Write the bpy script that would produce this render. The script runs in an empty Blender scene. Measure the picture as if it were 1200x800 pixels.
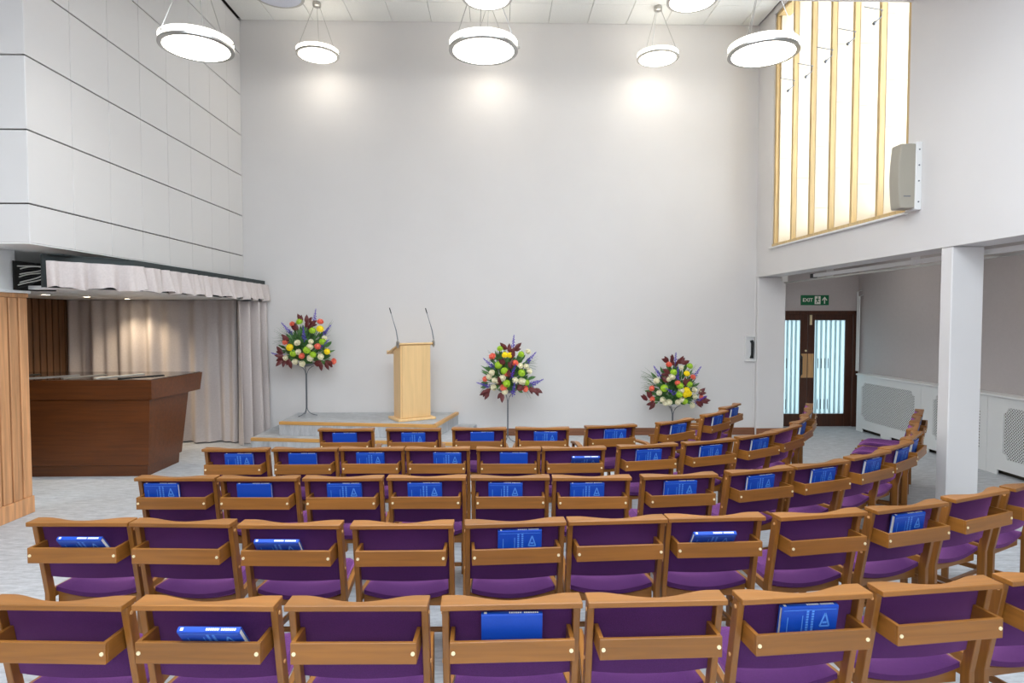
import bpy, bmesh, math, random
from mathutils import Matrix, Vector
R = math.radians
SC = bpy.context.scene
COL = SC.collection

# ------------------------------------------------------------------ camera
cam_d = bpy.data.cameras.new('camera'); cam = bpy.data.objects.new('camera', cam_d); COL.objects.link(cam)
cam_d.sensor_width = 36; cam_d.lens = 720 / 1200 * 36; cam_d.clip_end = 200
yaw = math.atan(17 / 720); pitch = math.atan(27 / 720)
cam.location = (0, 0, 1.85); cam.rotation_euler = (math.pi / 2 - pitch, 0, -yaw)
SC.camera = cam

# ------------------------------------------------------------------ world: even overcast daylight outside the windows
W = bpy.data.worlds.new('overcast'); SC.world = W; W.use_nodes = True
bgn = W.node_tree.nodes['Background']; bgn.inputs[0].default_value = (.82, .91, 1.0, 1); bgn.inputs[1].default_value = 2.8
LAMP = 3.9          # radiance of the pendant diffusers
SC.view_settings.view_transform = 'Standard'; SC.view_settings.look = 'None'
SC.view_settings.exposure = 1.38; SC.view_settings.gamma = 1.0; SC.view_settings.use_curve_mapping = False
# daylight enters through the added rear window: a portal over the opening guides the sampling
pd = bpy.data.lights.new('added_rear_window_portal', 'AREA'); pd.shape = 'RECTANGLE'; pd.size = 4.8; pd.size_y = 2.2; pd.cycles.is_portal = True
po = bpy.data.objects.new('added_rear_window_portal', pd); COL.objects.link(po); po.location = (0, -4.05, 3.5); po.rotation_euler = (R(90), 0, 0)
p2 = bpy.data.lights.new('added_rooflight_portal', 'AREA'); p2.shape = 'RECTANGLE'; p2.size = 5.2; p2.size_y = 6.1; p2.cycles.is_portal = True
p2o = bpy.data.objects.new('added_rooflight_portal', p2); COL.objects.link(p2o); p2o.location = (0, 1.45, 4.975)  # portal over the added rooflight

# ------------------------------------------------------------------ materials
def nmat(name):
    m = bpy.data.materials.new(name); m.use_nodes = True
    return m, m.node_tree.nodes, m.node_tree.links, m.node_tree.nodes['Principled BSDF']
def srgb(r, g, b):
    f = lambda c: (c / 255 / 12.92) if c / 255 <= .04045 else ((c / 255 + .055) / 1.055) ** 2.4
    return (f(r), f(g), f(b), 1)
def mul(c, k): return (c[0] * k, c[1] * k, c[2] * k, 1)
def plain(name, c, rough=.6, metal=0, noise=0, scale=20, bump=0, bscale=200):
    m, N, L, P = nmat(name)
    P.inputs['Base Color'].default_value = c; P.inputs['Roughness'].default_value = rough; P.inputs['Metallic'].default_value = metal
    tc = N.new('ShaderNodeTexCoord')
    if noise:
        n = N.new('ShaderNodeTexNoise'); n.inputs['Scale'].default_value = scale; n.inputs['Detail'].default_value = 4
        r = N.new('ShaderNodeValToRGB'); r.color_ramp.elements[0].position = .3; r.color_ramp.elements[1].position = .7
        r.color_ramp.elements[0].color = mul(c, 1 - noise); r.color_ramp.elements[1].color = mul(c, 1 + noise)
        L.new(tc.outputs['Object'], n.inputs['Vector']); L.new(n.outputs['Fac'], r.inputs['Fac']); L.new(r.outputs['Color'], P.inputs['Base Color'])
    if bump:
        n2 = N.new('ShaderNodeTexNoise'); n2.inputs['Scale'].default_value = bscale
        b = N.new('ShaderNodeBump'); b.inputs['Strength'].default_value = bump; b.inputs['Distance'].default_value = .003
        L.new(tc.outputs['Object'], n2.inputs['Vector']); L.new(n2.outputs['Fac'], b.inputs['Height']); L.new(b.outputs['Normal'], P.inputs['Normal'])
    return m
def wood(name, c, axis, rough=.4, contrast=.22, scale=1.0, coat=0):
    m, N, L, P = nmat(name)
    tc = N.new('ShaderNodeTexCoord'); oi = N.new('ShaderNodeObjectInfo')
    add = N.new('ShaderNodeVectorMath'); add.operation = 'ADD'
    sc = N.new('ShaderNodeVectorMath'); sc.operation = 'SCALE'; sc.inputs['Scale'].default_value = 7.0
    cmb = N.new('ShaderNodeCombineXYZ')
    for i in range(3): L.new(oi.outputs['Random'], cmb.inputs[i])
    L.new(cmb.outputs[0], sc.inputs[0]); L.new(tc.outputs['Object'], add.inputs[0]); L.new(sc.outputs[0], add.inputs[1])
    mp = N.new('ShaderNodeMapping'); s = [26 * scale] * 3; s['xyz'.index(axis)] = 1.6 * scale; mp.inputs['Scale'].default_value = s
    L.new(add.outputs[0], mp.inputs['Vector'])
    n = N.new('ShaderNodeTexNoise'); n.inputs['Scale'].default_value = 1.6; n.inputs['Detail'].default_value = 6; n.inputs['Distortion'].default_value = .6
    L.new(mp.outputs[0], n.inputs['Vector'])
    r = N.new('ShaderNodeValToRGB'); r.color_ramp.elements[0].position = .25; r.color_ramp.elements[1].position = .75
    r.color_ramp.elements[0].color = mul(c, 1 - contrast); r.color_ramp.elements[1].color = mul(c, 1 + contrast)
    L.new(n.outputs['Fac'], r.inputs['Fac'])
    hs = N.new('ShaderNodeHueSaturation'); mr = N.new('ShaderNodeMapRange'); mr.inputs[3].default_value = .88; mr.inputs[4].default_value = 1.12
    L.new(oi.outputs['Random'], mr.inputs[0]); L.new(mr.outputs[0], hs.inputs['Value']); L.new(r.outputs['Color'], hs.inputs['Color'])
    L.new(hs.outputs['Color'], P.inputs['Base Color']); P.inputs['Roughness'].default_value = rough; P.inputs['Coat Weight'].default_value = coat; P.inputs['Coat Roughness'].default_value = .35
    return m
def emit(name, c, s):
    m, N, L, P = nmat(name)
    P.inputs['Base Color'].default_value = (.9, .9, .88, 1); P.inputs['Emission Color'].default_value = c; P.inputs['Emission Strength'].default_value = s
    return m
def carpet():
    m, N, L, P = nmat('carpet')
    tc = N.new('ShaderNodeTexCoord')
    mp = N.new('ShaderNodeMapping'); mp.inputs['Scale'].default_value = (5, 22, 1); mp.inputs['Rotation'].default_value = (0, 0, .25)
    n = N.new('ShaderNodeTexNoise'); n.inputs['Scale'].default_value = 1.4; n.inputs['Detail'].default_value = 7; n.inputs['Roughness'].default_value = .75
    L.new(tc.outputs['Object'], mp.inputs['Vector']); L.new(mp.outputs[0], n.inputs['Vector'])
    r = N.new('ShaderNodeValToRGB'); r.color_ramp.elements[0].position = .32; r.color_ramp.elements[1].position = .68
    r.color_ramp.elements[0].color = srgb(160, 162, 164); r.color_ramp.elements[1].color = srgb(208, 210, 213)
    n2 = N.new('ShaderNodeTexNoise'); n2.inputs['Scale'].default_value = 160
    b = N.new('ShaderNodeBump'); b.inputs['Strength'].default_value = .5; b.inputs['Distance'].default_value = .006
    L.new(n.outputs['Fac'], r.inputs['Fac']); L.new(r.outputs['Color'], P.inputs['Base Color'])
    L.new(tc.outputs['Object'], n2.inputs['Vector']); L.new(n2.outputs['Fac'], b.inputs['Height']); L.new(b.outputs['Normal'], P.inputs['Normal'])
    P.inputs['Roughness'].default_value = .95
    return m
def translucent(name, c, fac=.9, rough=.5, noise=0.0):
    m, N, L, P = nmat(name)
    P.inputs['Base Color'].default_value = c; P.inputs['Roughness'].default_value = rough
    t = N.new('ShaderNodeBsdfTranslucent'); t.inputs['Color'].default_value = c
    if noise:
        tc = N.new('ShaderNodeTexCoord'); n = N.new('ShaderNodeTexNoise'); n.inputs['Scale'].default_value = 2.2; n.inputs['Detail'].default_value = 5
        r = N.new('ShaderNodeValToRGB'); r.color_ramp.elements[0].position = .3; r.color_ramp.elements[1].position = .7
        r.color_ramp.elements[0].color = (c[0] * (1 - noise * .5), c[1] * (1 - noise), c[2] * (1 - 2 * noise), 1); r.color_ramp.elements[1].color = c
        L.new(tc.outputs['Object'], n.inputs['Vector']); L.new(n.outputs['Fac'], r.inputs['Fac'])
        L.new(r.outputs['Color'], t.inputs['Color']); L.new(r.outputs['Color'], P.inputs['Base Color'])
    mx = N.new('ShaderNodeMixShader'); mx.inputs[0].default_value = fac
    L.new(P.outputs[0], mx.inputs[1]); L.new(t.outputs[0], mx.inputs[2]); L.new(mx.outputs[0], N['Material Output'].inputs['Surface'])
    return m

M = {}
M['wall'] = plain('wall_paint', srgb(222, 219, 217), .85, noise=.015, scale=1.5)
M['aisle_wall'] = plain('aisle_wall_paint', srgb(196, 188, 186), .85, noise=.02, scale=30)
M['panel'] = plain('panel_paint', srgb(212, 209, 206), .55)
M['white'] = plain('white_gloss_paint', srgb(232, 232, 230), .45)
M['tile'] = plain('ceiling_tile', srgb(232, 232, 228), .9, noise=.02, scale=40)
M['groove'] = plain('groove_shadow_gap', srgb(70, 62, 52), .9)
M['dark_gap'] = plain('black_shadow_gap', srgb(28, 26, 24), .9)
M['carpet'] = carpet()
oak = srgb(142, 90, 33)
for a in 'xyz': M['oak_' + a] = wood('chair_oak_' + a, oak, a, .42, .22, 1.0, .12)
cher = srgb(96, 50, 17)
for a in 'xz': M['cherry_' + a] = wood('cherry_veneer_' + a, cher, a, .33, .3, .7)
M['slat'] = wood('slat_wood', srgb(200, 146, 100), 'z', .45, .3, .6)
M['dark_slat'] = wood('dark_slat_wood', srgb(118, 80, 50), 'z', .5, .3, .6)
M['maple'] = wood('lectern_maple', srgb(234, 196, 140), 'z', .4, .08, .6)
M['nosing'] = wood('nosing_oak', srgb(206, 154, 84), 'x', .4, .15)
M['skirt'] = wood('skirting_wood', srgb(134, 86, 58), 'x', .5, .25)
M['door'] = wood('door_mahogany', srgb(74, 40, 24), 'z', .4, .35)
M['mullion'] = wood('mullion_oak', srgb(205, 176, 124), 'z', .5, .2)
M['purple'] = plain('purple_weave', srgb(74, 26, 86), .95, noise=.22, scale=320, bump=.35, bscale=420)
_p = M['purple'].node_tree.nodes['Principled BSDF']; _p.inputs['Sheen Weight'].default_value = .8; _p.inputs['Sheen Roughness'].default_value = .4; _p.inputs['Sheen Tint'].default_value = (.85, .30, .85, 1)
M['brass'] = plain('brass', srgb(250, 234, 190), .35, .3)
M['plug'] = plain('beech_plug', srgb(214, 160, 104), .4)
M['steel'] = plain('brushed_steel', srgb(190, 188, 184), .3, 1)
M['iron'] = plain('grey_iron', srgb(118, 122, 128), .4, .6)
M['black'] = plain('black_plastic', srgb(26, 27, 28), .5)
M['pelmet'] = plain('pelmet_dark_board', srgb(44, 52, 52), .7)
M['curtain'] = plain('dusty_pink_velvet', srgb(198, 188, 184), .9, noise=.05, scale=60, bump=.2, bscale=300)
M['book'] = plain('blue_book_cloth', srgb(3, 68, 174), .5, noise=.05, scale=200)
M['page'] = plain('book_paper', srgb(240, 238, 230), .8)
M['print'] = plain('silver_print', srgb(84, 142, 222), .5)
M['diffuser'] = emit('lamp_diffuser', (1, .93, .81, 1), LAMP)
M['drum'] = emit('lamp_drum', (1, .93, .81, 1), LAMP * .5)
M['added_aisle_lens'] = emit('added_lamp_lens', (1, .93, .85, 1), 8.5)  # glow of the added aisle lamps, which stay out of view
M['top_glow'] = emit('lamp_top_glow', (1, .93, .81, 1), LAMP * .3)
M['diffuser_off'] = plain('lamp_diffuser_unlit', srgb(226, 228, 238), .4)
M['downlight'] = emit('downlight_lens', (1, .86, .62, 1), 14.0)
M['fin'] = plain('cream_fin_render', srgb(216, 204, 182), .8, noise=.05, scale=1.7)
M['clear'], _N, _L, _P = nmat('clear_window_glass')
_t = _N.new('ShaderNodeBsdfTransparent'); _x = _N.new('ShaderNodeMixShader'); _x.inputs[0].default_value = .93; _P.inputs['Roughness'].default_value = .05
_L.new(_P.outputs[0], _x.inputs[1]); _L.new(_t.outputs[0], _x.inputs[2]); _L.new(_x.outputs[0], _N['Material Output'].inputs['Surface'])
M['door_glass'] = translucent('frosted_door_glass', (.42, .48, .485, 1), .9, .3)
M['strip_glass'] = translucent('etched_glass_strip', (.60, .645, .65, 1), .9, .4)
M['glass_dark'] = plain('dark_glass_top', srgb(46, 40, 36), .08)
M['speaker'] = plain('speaker_grille', srgb(168, 162, 148), .8, bump=.5, bscale=500)
M['green_sign'] = plain('sign_green', srgb(0, 104, 62), .5)
M['sign_white'] = plain('sign_white', srgb(240, 240, 230), .6)
M['push'] = wood('push_plate_wood', srgb(206, 160, 108), 'z', .4, .15)
M['cable'] = plain('grey_cable', srgb(200, 198, 190), .6)
M['leaf'] = plain('green_leaf', srgb(86, 132, 70), .55, noise=.35, scale=9)
M['fern'] = plain('grey_green_fern', srgb(110, 130, 96), .7)
M['burgundy'] = plain('burgundy_leaf', srgb(108, 42, 42), .5, noise=.25, scale=14)
M['coral'] = plain('coral_petal', srgb(252, 142, 116), .6)
M['cream'] = plain('cream_petal', srgb(248, 242, 214), .6)
M['lime'] = plain('lime_petal', srgb(168, 204, 50), .6)
M['yellow'] = plain('yellow_petal', srgb(252, 226, 24), .6)
M['violet'] = plain('violet_petal', srgb(92, 64, 186), .6)

# ------------------------------------------------------------------ mesh helpers
class MB:
    def __init__(s): s.v = []; s.f = []
    def add(s, vs, fs):
        o = len(s.v); s.v += [tuple(v) for v in vs]; s.f += [tuple(i + o for i in f) for f in fs]; return s
    def box(s, x0, x1, y0, y1, z0, z1):
        vs = [(x, y, z) for z in (z0, z1) for y in (y0, y1) for x in (x0, x1)]
        return s.add(vs, [(0, 2, 3, 1), (4, 5, 7, 6), (0, 1, 5, 4), (2, 6, 7, 3), (0, 4, 6, 2), (1, 3, 7, 5)])
    def prism(s, poly, lo, hi, axis='z'):
        n = len(poly); vs = []
        for h in (lo, hi):
            for a, b in poly:
                vs.append({'z': (a, b, h), 'x': (h, a, b), 'y': (a, h, b)}[axis])
        fs = [tuple(range(n))[::-1], tuple(range(n, 2 * n))] + [(i, (i + 1) % n, n + (i + 1) % n, n + i) for i in range(n)]
        return s.add(vs, fs)
    def tube(s, pts, r, n=8, cap=True):
        pts = [Vector(p) for p in pts]; rr = r if isinstance(r, (list, tuple)) else [r] * len(pts); vs = []
        for i, p in enumerate(pts):
            t = (pts[min(i + 1, len(pts) - 1)] - pts[max(i - 1, 0)]).normalized()
            a = Vector((0, 0, 1)) if abs(t.z) < .9 else Vector((1, 0, 0))
            u = t.cross(a).normalized(); w = t.cross(u)
            for k in range(n):
                q = 2 * math.pi * k / n; vs.append(p + rr[i] * (math.cos(q) * u + math.sin(q) * w))
        m = len(pts); fs = [(i * n + k, i * n + (k + 1) % n, (i + 1) * n + (k + 1) % n, (i + 1) * n + k) for i in range(m - 1) for k in range(n)]
        if cap: fs += [tuple(range(n))[::-1], tuple(range((m - 1) * n, m * n))]
        return s.add(vs, fs)
    def lathe(s, prof, n=32):
        vs = []; m = len(prof)
        for r, z in prof:
            for k in range(n): q = 2 * math.pi * k / n; vs.append((r * math.cos(q), r * math.sin(q), z))
        fs = [(i * n + k, i * n + (k + 1) % n, (i + 1) * n + (k + 1) % n, (i + 1) * n + k) for i in range(m - 1) for k in range(n)]
        fs += [tuple(range(n))[::-1], tuple(range((m - 1) * n, m * n))]
        return s.add(vs, fs)
    def grid(s, fn, nu, nv):
        vs = [fn(i / nu, j / nv) for j in range(nv + 1) for i in range(nu + 1)]
        return s.add(vs, [(j * (nu + 1) + i, j * (nu + 1) + i + 1, (j + 1) * (nu + 1) + i + 1, (j + 1) * (nu + 1) + i) for j in range(nv) for i in range(nu)])
    def mesh(s, name, mat, bevel=0, smooth=False, solid=0, fix=True, seg=1):
        me = bpy.data.meshes.new(name); me.from_pydata(s.v, [], s.f); me.validate()
        bm = bmesh.new(); bm.from_mesh(me)
        if solid: bmesh.ops.solidify(bm, geom=bm.faces[:], thickness=solid)
        if fix: bmesh.ops.recalc_face_normals(bm, faces=bm.faces[:])
        if bevel:
            bmesh.ops.bevel(bm, geom=[e for e in bm.edges if len(e.link_faces) == 2 and e.calc_face_angle(0) > .6], offset=bevel, segments=seg, profile=.5, affect='EDGES')
        for f in bm.faces: f.smooth = smooth
        bm.to_mesh(me); bm.free()
        if smooth: 
            try: me.set_sharp_from_angle(angle=R(40))
            except Exception: pass
        me.materials.append(M[mat] if isinstance(mat, str) else mat)
        return me
def put(name, me, parent=None, loc=(0, 0, 0), rot=(0, 0, 0), scale=None):
    o = bpy.data.objects.new(name, me); COL.objects.link(o); o.parent = parent; o.location = loc; o.rotation_euler = rot
    if scale: o.scale = scale
    return o
def tag(o, label, cat, group=None, kind=None):
    o['label'] = label; o['category'] = cat
    if group: o['group'] = group
    if kind: o['kind'] = kind
    return o
def thing(name, label, cat, loc=(0, 0, 0), rz=0, group=None):
    return tag(put(name, None, None, loc, (0, 0, rz)), label, cat, group)
def struct(name, mb, mat, label, parent=None, bevel=0, cat='room'):
    o = put(name, mb.mesh(name, mat, bevel), parent); o['kind'] = 'structure'
    if parent is None: o['label'] = label; o['category'] = cat
    return o
def sbox(*a): return MB().box(*a)

# ------------------------------------------------------------------ room shell
XL, XR, YB, ZC, ZL = -3.93, 4.09, 9.65, 6.40, 4.96
XA, YD, YR, YH = 6.15, 10.34, -4.0, 6.08
struct('floor', sbox(-7, 6.6, -4.3, 11, -.1, 0), 'carpet', 'grey flecked carpet across the whole chapel floor', cat='floor')
struct('wall_back', sbox(-6.9, XR, YB, YB + .2, 0, ZC + .3), 'wall', 'tall plain off-white end wall behind the lectern', cat='wall')
wr = MB()
WY0, WY1, WZ0, WZ1 = 6.09, 9.12, 2.905, 6.32
wr.box(XR, XR + .32, YR, WY0, 2.5, ZC + .2).box(XR, XR + .32, WY1, YB + .2, 2.5, ZC + .2).box(XR, XR + .32, WY0, WY1, 2.5, WZ0).box(XR, XR + .32, WY0, WY1, WZ1, ZC + .2)
struct('wall_right', wr, 'wall', 'upper right wall with tall window above the open aisle', cat='wall')
struct('wall_pier', MB().box(XR, 4.53, 9.57, YD + .2, 0, 2.499).box(XR + .321, 4.53, 9.57, YD + .2, 2.499, 3.0), 'wall', 'white wall pier beside the exit doors', bevel=.01, cat='wall')
aw = sbox(XA, XA + .2, YR, YD + .2, 0, 3.1)
struct('wall_aisle', aw, 'aisle_wall', 'grey painted aisle wall above the radiator covers', cat='wall')
dw = MB().box(4.53, XA, YD, YD + .2, 1.98, 3.1)
struct('wall_exit', dw, 'aisle_wall', 'grey wall over the exit doors', cat='wall')
struct('ceiling_aisle', sbox(XR + .32, XA + .2, YR, YD + .2, 3.0, 3.1), 'white', 'low white ceiling over the side aisle', cat='ceiling')
struct('wall_left', MB().box(-6.9, XL - .03, 5.32, YB, 2.49, ZC + .2), 'groove', 'white panelled upper left wall over the curtained alcove', cat='wall')
WL = bpy.data.objects['wall_left']
struct('wall_left_near', sbox(-4.75, -4.52, YR, 5.30, 2.12, ZL), 'wall', 'plain white wall above the slatted partition', cat='wall')
struct('wall_left_infill', sbox(-4.75, -4.475, 5.30, 5.83, 2.112, 2.478), 'white', 'white boxing above the slatted partition beside the cables', cat='wall')
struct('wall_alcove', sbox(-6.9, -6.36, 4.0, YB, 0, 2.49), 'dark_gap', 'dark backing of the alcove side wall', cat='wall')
struct('wall_alcove_near', sbox(-6.9, -4.6, 4.0, 4.15, 0, 2.49), 'wall', 'end wall of the alcove hidden by the partition', cat='wall')
rw = MB().box(-4.75, XA + .2, YR - .2, YR, 0, 2.4).box(-4.75, XA + .2, YR - .2, YR, 4.6, ZL).box(-4.75, -2.4, YR - .2, YR, 2.4, 4.6).box(2.4, XA + .2, YR - .2, YR, 2.4, 4.6)
struct('wall_rear', rw, 'wall', 'rear wall with wide added window behind the viewer', cat='wall')
SX, SY0, SY1 = 2.6, -1.6, 4.5      # unseen rooflight, added over viewer and near seats for overhead daylight
struct('ceiling_low', MB().box(-4.75, XR, YR - .2, SY0, ZL, ZL + .15).box(-4.75, -SX, SY0, SY1, ZL, ZL + .15).box(SX, XR, SY0, SY1, ZL, ZL + .15).box(-4.75, XR, SY1, 5.8, ZL, ZL + .15).box(-4.75, XR, 5.8, YH, ZL, ZC + .2), 'wall', 'lower plain ceiling over the near seats', cat='ceiling')
rl = struct('added_rooflight', MB().box(-SX, SX, SY0, SY0 + .06, ZL + .02, ZL + .12).box(-SX, SX, SY1 - .06, SY1, ZL + .02, ZL + .12).box(-SX, -SX + .06, SY0, SY1, ZL + .02, ZL + .12).box(SX - .06, SX, SY0, SY1, ZL + .02, ZL + .12), 'white', 'unseen rooflight added above the viewer for overhead daylight', cat='window')
for x in (-1.3, 0, 1.3): put('glazing_bar', sbox(x - .025, x + .025, SY0, SY1, ZL + .03, ZL + .11).mesh('glazing_bar', 'white'), rl)
for k in range(4): put('pane', sbox(-SX + 1.3 * k + .03, -SX + 1.3 * k + 1.27, SY0 + .06, SY1 - .06, ZL + .07, ZL + .076).mesh('pane', 'clear'), rl)
CE = struct('ceiling', sbox(XL - .1, XR, YH, YB, ZC + .03, ZC + .2), 'dark_gap', 'high white tiled ceiling over the front of the chapel', cat='ceiling')
# ceiling tiles
nx0 = math.floor((XL - .19) / .6)
for i in range(nx0, 8):
    for j in range(0, 7):
        x0 = max(XL + .025, .19 + .6 * i); x1 = min(XR - .025, .19 + .6 * (i + 1)); y1 = YB - .002 - .6 * j + (.0); y0 = max(YH + .002, y1 - .6)
        if j == 0: y1 = YB - .002
        if x1 - x0 < .03 or y1 - y0 < .03: continue
        put('ceiling_tile', sbox(x0 + .003, x1 - .003, y0 + .003, y1 - .003, ZC, ZC + .028).mesh('ceiling_tile', 'tile', .004), CE)
# left wall panels
zr = [2.482, 2.814] + [2.814 + .614 * k for k in range(1, 6)] + [ZC - .012]
yc = [5.29 + .553 * k for k in range(8)] + [YB - .002]
yc[8] = YB - .002
for a in range(len(zr) - 1):
    for b in range(8):
        put('wall_panel', sbox(XL - .03, XL, yc[b] + .0015, yc[b + 1] - .0015, zr[a] + .006, zr[a + 1] - .006).mesh('wall_panel', 'panel', .003), WL)
    for b in range(3):
        x1 = XL - .002 - .58 * b; 
        put('wall_panel', sbox(x1 - .577, x1, 5.288, 5.318, zr[a] + .006, zr[a + 1] - .006).mesh('wall_panel', 'panel', .003), WL)
put('soffit_board', sbox(-6.3, XL - .005, 5.292, YB - .01, 2.4785, 2.489).mesh('soffit_board', 'white'), WL)
# skirting boards
struct('baseboard_back', sbox(-.3, XR, YB - .018, YB, 0, .115), 'skirt', 'brown wooden skirting along the end wall', bevel=.003, cat='skirting')
struct('baseboard_pier', sbox(XR, 4.53, 9.554, 9.57, 0, .115), 'skirt', 'brown wooden skirting at foot of the pier', bevel=.003, cat='skirting')
# pillar
struct('trim_pillar', MB().box(4.095, 4.39, 5.46, 5.605, 0, 2.499), 'wall', 'white square pillar between chairs and radiator covers', bevel=.008, cat='pillar')
# conduit in the corner of the end wall
struct('trim_conduit', MB().tube([(XR - .012, YB - .012, .12), (XR - .012, YB - .012, 2.5)], .012), 'wall', 'thin painted pipe in the corner of the end wall', cat='pipe')
# rail under beam
cr = thing('curtain_track', 'white curtain track under the beam over the aisle opening', 'track')
put('rail', sbox(4.43, 4.48, 1.0, 8.6, 2.43, 2.475).mesh('rail', 'white', .004), cr)
put('rail', sbox(4.50, 4.53, 1.0, 9.6, 2.40, 2.42).mesh('rail', 'steel', .002), cr)
put('joint', sbox(4.42, 4.49, 8.55, 8.62, 2.42, 2.48).mesh('joint', 'black', .003), cr)
for yy in (2.5, 4.5, 6.5, 8.2, 9.5):
    put('bracket', sbox(4.44, 4.525, yy, yy + .02, 2.42, 3.0).mesh('bracket', 'white'), cr)

# ------------------------------------------------------------------ tall window in the right wall
win = struct('window_1', MB().box(XR + .02, XR + .2, WY1 - .05, WY1, WZ0, WZ1).box(XR + .02, XR + .2, WY0, WY0 + .07, WZ0, WZ1).box(XR + .02, XR + .2, WY0, WY1, WZ1 - .05, WZ1).box(XR + .0, XR + .2, WY0, WY1, WZ0, WZ0 + .05), 'mullion', 'tall window of deep cream fins with clear glass between oak mullions', bevel=.004, cat='window')
put('window_sill', sbox(XR - .035, XR + .02, WY0 - .02, WY1 + .03, WZ0 - .02, WZ0 + .004).mesh('window_sill', 'white', .004), win)
ms = [WY1 - .05, 8.54, 8.05, 7.57, 7.09, 6.60, WY0 + .07]
mull = sbox(XR + .005, XR + .07, -.022, .022, WZ0 + .05, WZ1 - .05).mesh('mullion', 'mullion', .004)
bead = sbox(XR + .31, XR + .34, -.034, .034, WZ0 + .05, WZ1 - .05).mesh('fin_edge', 'mullion', .003)
cuts = [[3.5, 4.2, 4.9, 5.5], [3.8, 4.6, 5.3], [3.3, 4.1, 5.1, 5.6], [3.7, 4.5, 5.2], [3.4, 4.3, 5.0, 5.5], [3.9, 4.4, 5.1]]
for k in range(6):      # each bay: an oak mullion, a deep cream fin of stacked blocks facing the room, clear glass between the fins
    y = ms[k]
    zs = [WZ0 + .05] + cuts[k] + [WZ1 - .05]
    for a in range(len(zs) - 1):
        put('fin_block', sbox(XR + .07, XR + .31, y - .026, y + .026, zs[a] + .0015, zs[a + 1] - .0015).mesh('fin_block', 'fin'), win)
    put('fin_edge', bead, win, (0, y, 0))
    if k: put('mullion', mull, win, (0, y, 0))
    put('pane', sbox(XR + .315, XR + .321, ms[k + 1] + .034, ms[k] - .034, WZ0 + .05, WZ1 - .05).mesh('pane', 'clear'), win)
stay = MB().tube([(XR + .02, -.024, .0), (XR - .08, -.03, .012), (XR - .19, -.03, .03)], .005, 6)
stay_me = stay.tube([(XR + .002, -.028, .0), (XR - .002, -.03, -.07), (XR - .07, -.03, -.135)], .007, 6).tube([(XR - .065, -.03, -.13), (XR - .085, -.03, -.15)], .017, 8).mesh('window_stay', 'iron')
for y in ms[1:6]: put('window_stay', stay_me, win, (0, y, 5.13))
# unseen rear window, added to bring in daylight from behind the viewer
rwin = struct('added_rear_window', MB().box(-2.4, 2.4, YR - .14, YR - .06, 2.4, 2.47).box(-2.4, 2.4, YR - .14, YR - .06, 4.53, 4.6).box(-2.4, -2.33, YR - .14, YR - .06, 2.47, 4.53).box(2.33, 2.4, YR - .14, YR - .06, 2.47, 4.53), 'mullion', 'wide unseen rear window added behind the viewer for daylight', cat='window')
for x in (-.8, .8): put('mullion', sbox(x - .03, x + .03, YR - .14, YR - .06, 2.47, 4.53).mesh('mullion', 'mullion'), rwin)

# ------------------------------------------------------------------ exit doors
dr = thing('exit_doors', 'dark wooden double doors with striped frosted glass under the exit sign', 'door', (0, YD, 0)); dr['kind'] = 'structure'; dr.name = 'door_1'
fr = MB().box(4.535, 4.56, -.03, .12, 0, 1.98).box(6.06, 6.145, -.03, .12, 0, 1.98).box(4.535, 6.145, -.03, .12, 1.92, 1.98)
put('door_frame', fr.mesh('door_frame', 'door', .004), dr)
def leaf(x0, x1, mid):
    c = MB().box(x0, x0 + .12, 0, .045, .004, 1.9202).box(x1 - .12, x1, 0, .045, .004, 1.9202).box(x0 + .12, x1 - .12, 0, .045, 1.82, 1.9202).box(x0 + .12, x1 - .12, 0, .045, .004, .22)
    lf = put('door_leaf', c.mesh('door_leaf', 'door', .003), dr)
    put('glass_pane', sbox(x0 + .12, x1 - .12, .02, .026, .22, 1.82).mesh('glass_pane', 'door_glass'), lf)
    n = 6
    for i in range(n):
        a = x0 + .14 + i * (x1 - x0 - .28) / n
        put('etched_strip', sbox(a, a + .035, .012, .018, .225, 1.815).mesh('etched_strip', 'strip_glass'), lf)
    for i in range(4):
        a = x0 + .18 + i * .058
        for z in (1.0, .3): put('tinted_mark', sbox(a, a + .014, .006, .010, z, z + .17).mesh('tinted_mark', 'iron'), lf)
    return lf
l1 = leaf(4.565, 5.28, 0); l2 = leaf(5.285, 6.055, 0)
for lf, a, b in ((l1, 5.175, 5.276), (l2, 5.289, 5.39)):
    put('push_plate', sbox(a, b, -.006, 0, .84, 1.25).mesh('push_plate', 'push', .002), lf)
put('pull_handle', MB().tube([(5.165, -.004, .88), (5.165, -.05, .9), (5.165, -.05, 1.2), (5.165, -.004, 1.22)], .012, 8).mesh('pull_handle', 'black', smooth=True), l1)
put('bolt', sbox(5.31, 5.345, -.02, 0, 1.74, 1.91).mesh('bolt', 'brass', .003), l2)
put('lock_knob', MB().tube([(5.25, 0, 1.30), (5.25, -.02, 1.30)], .016, 10).mesh('lock_knob', 'brass'), l1)
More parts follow.
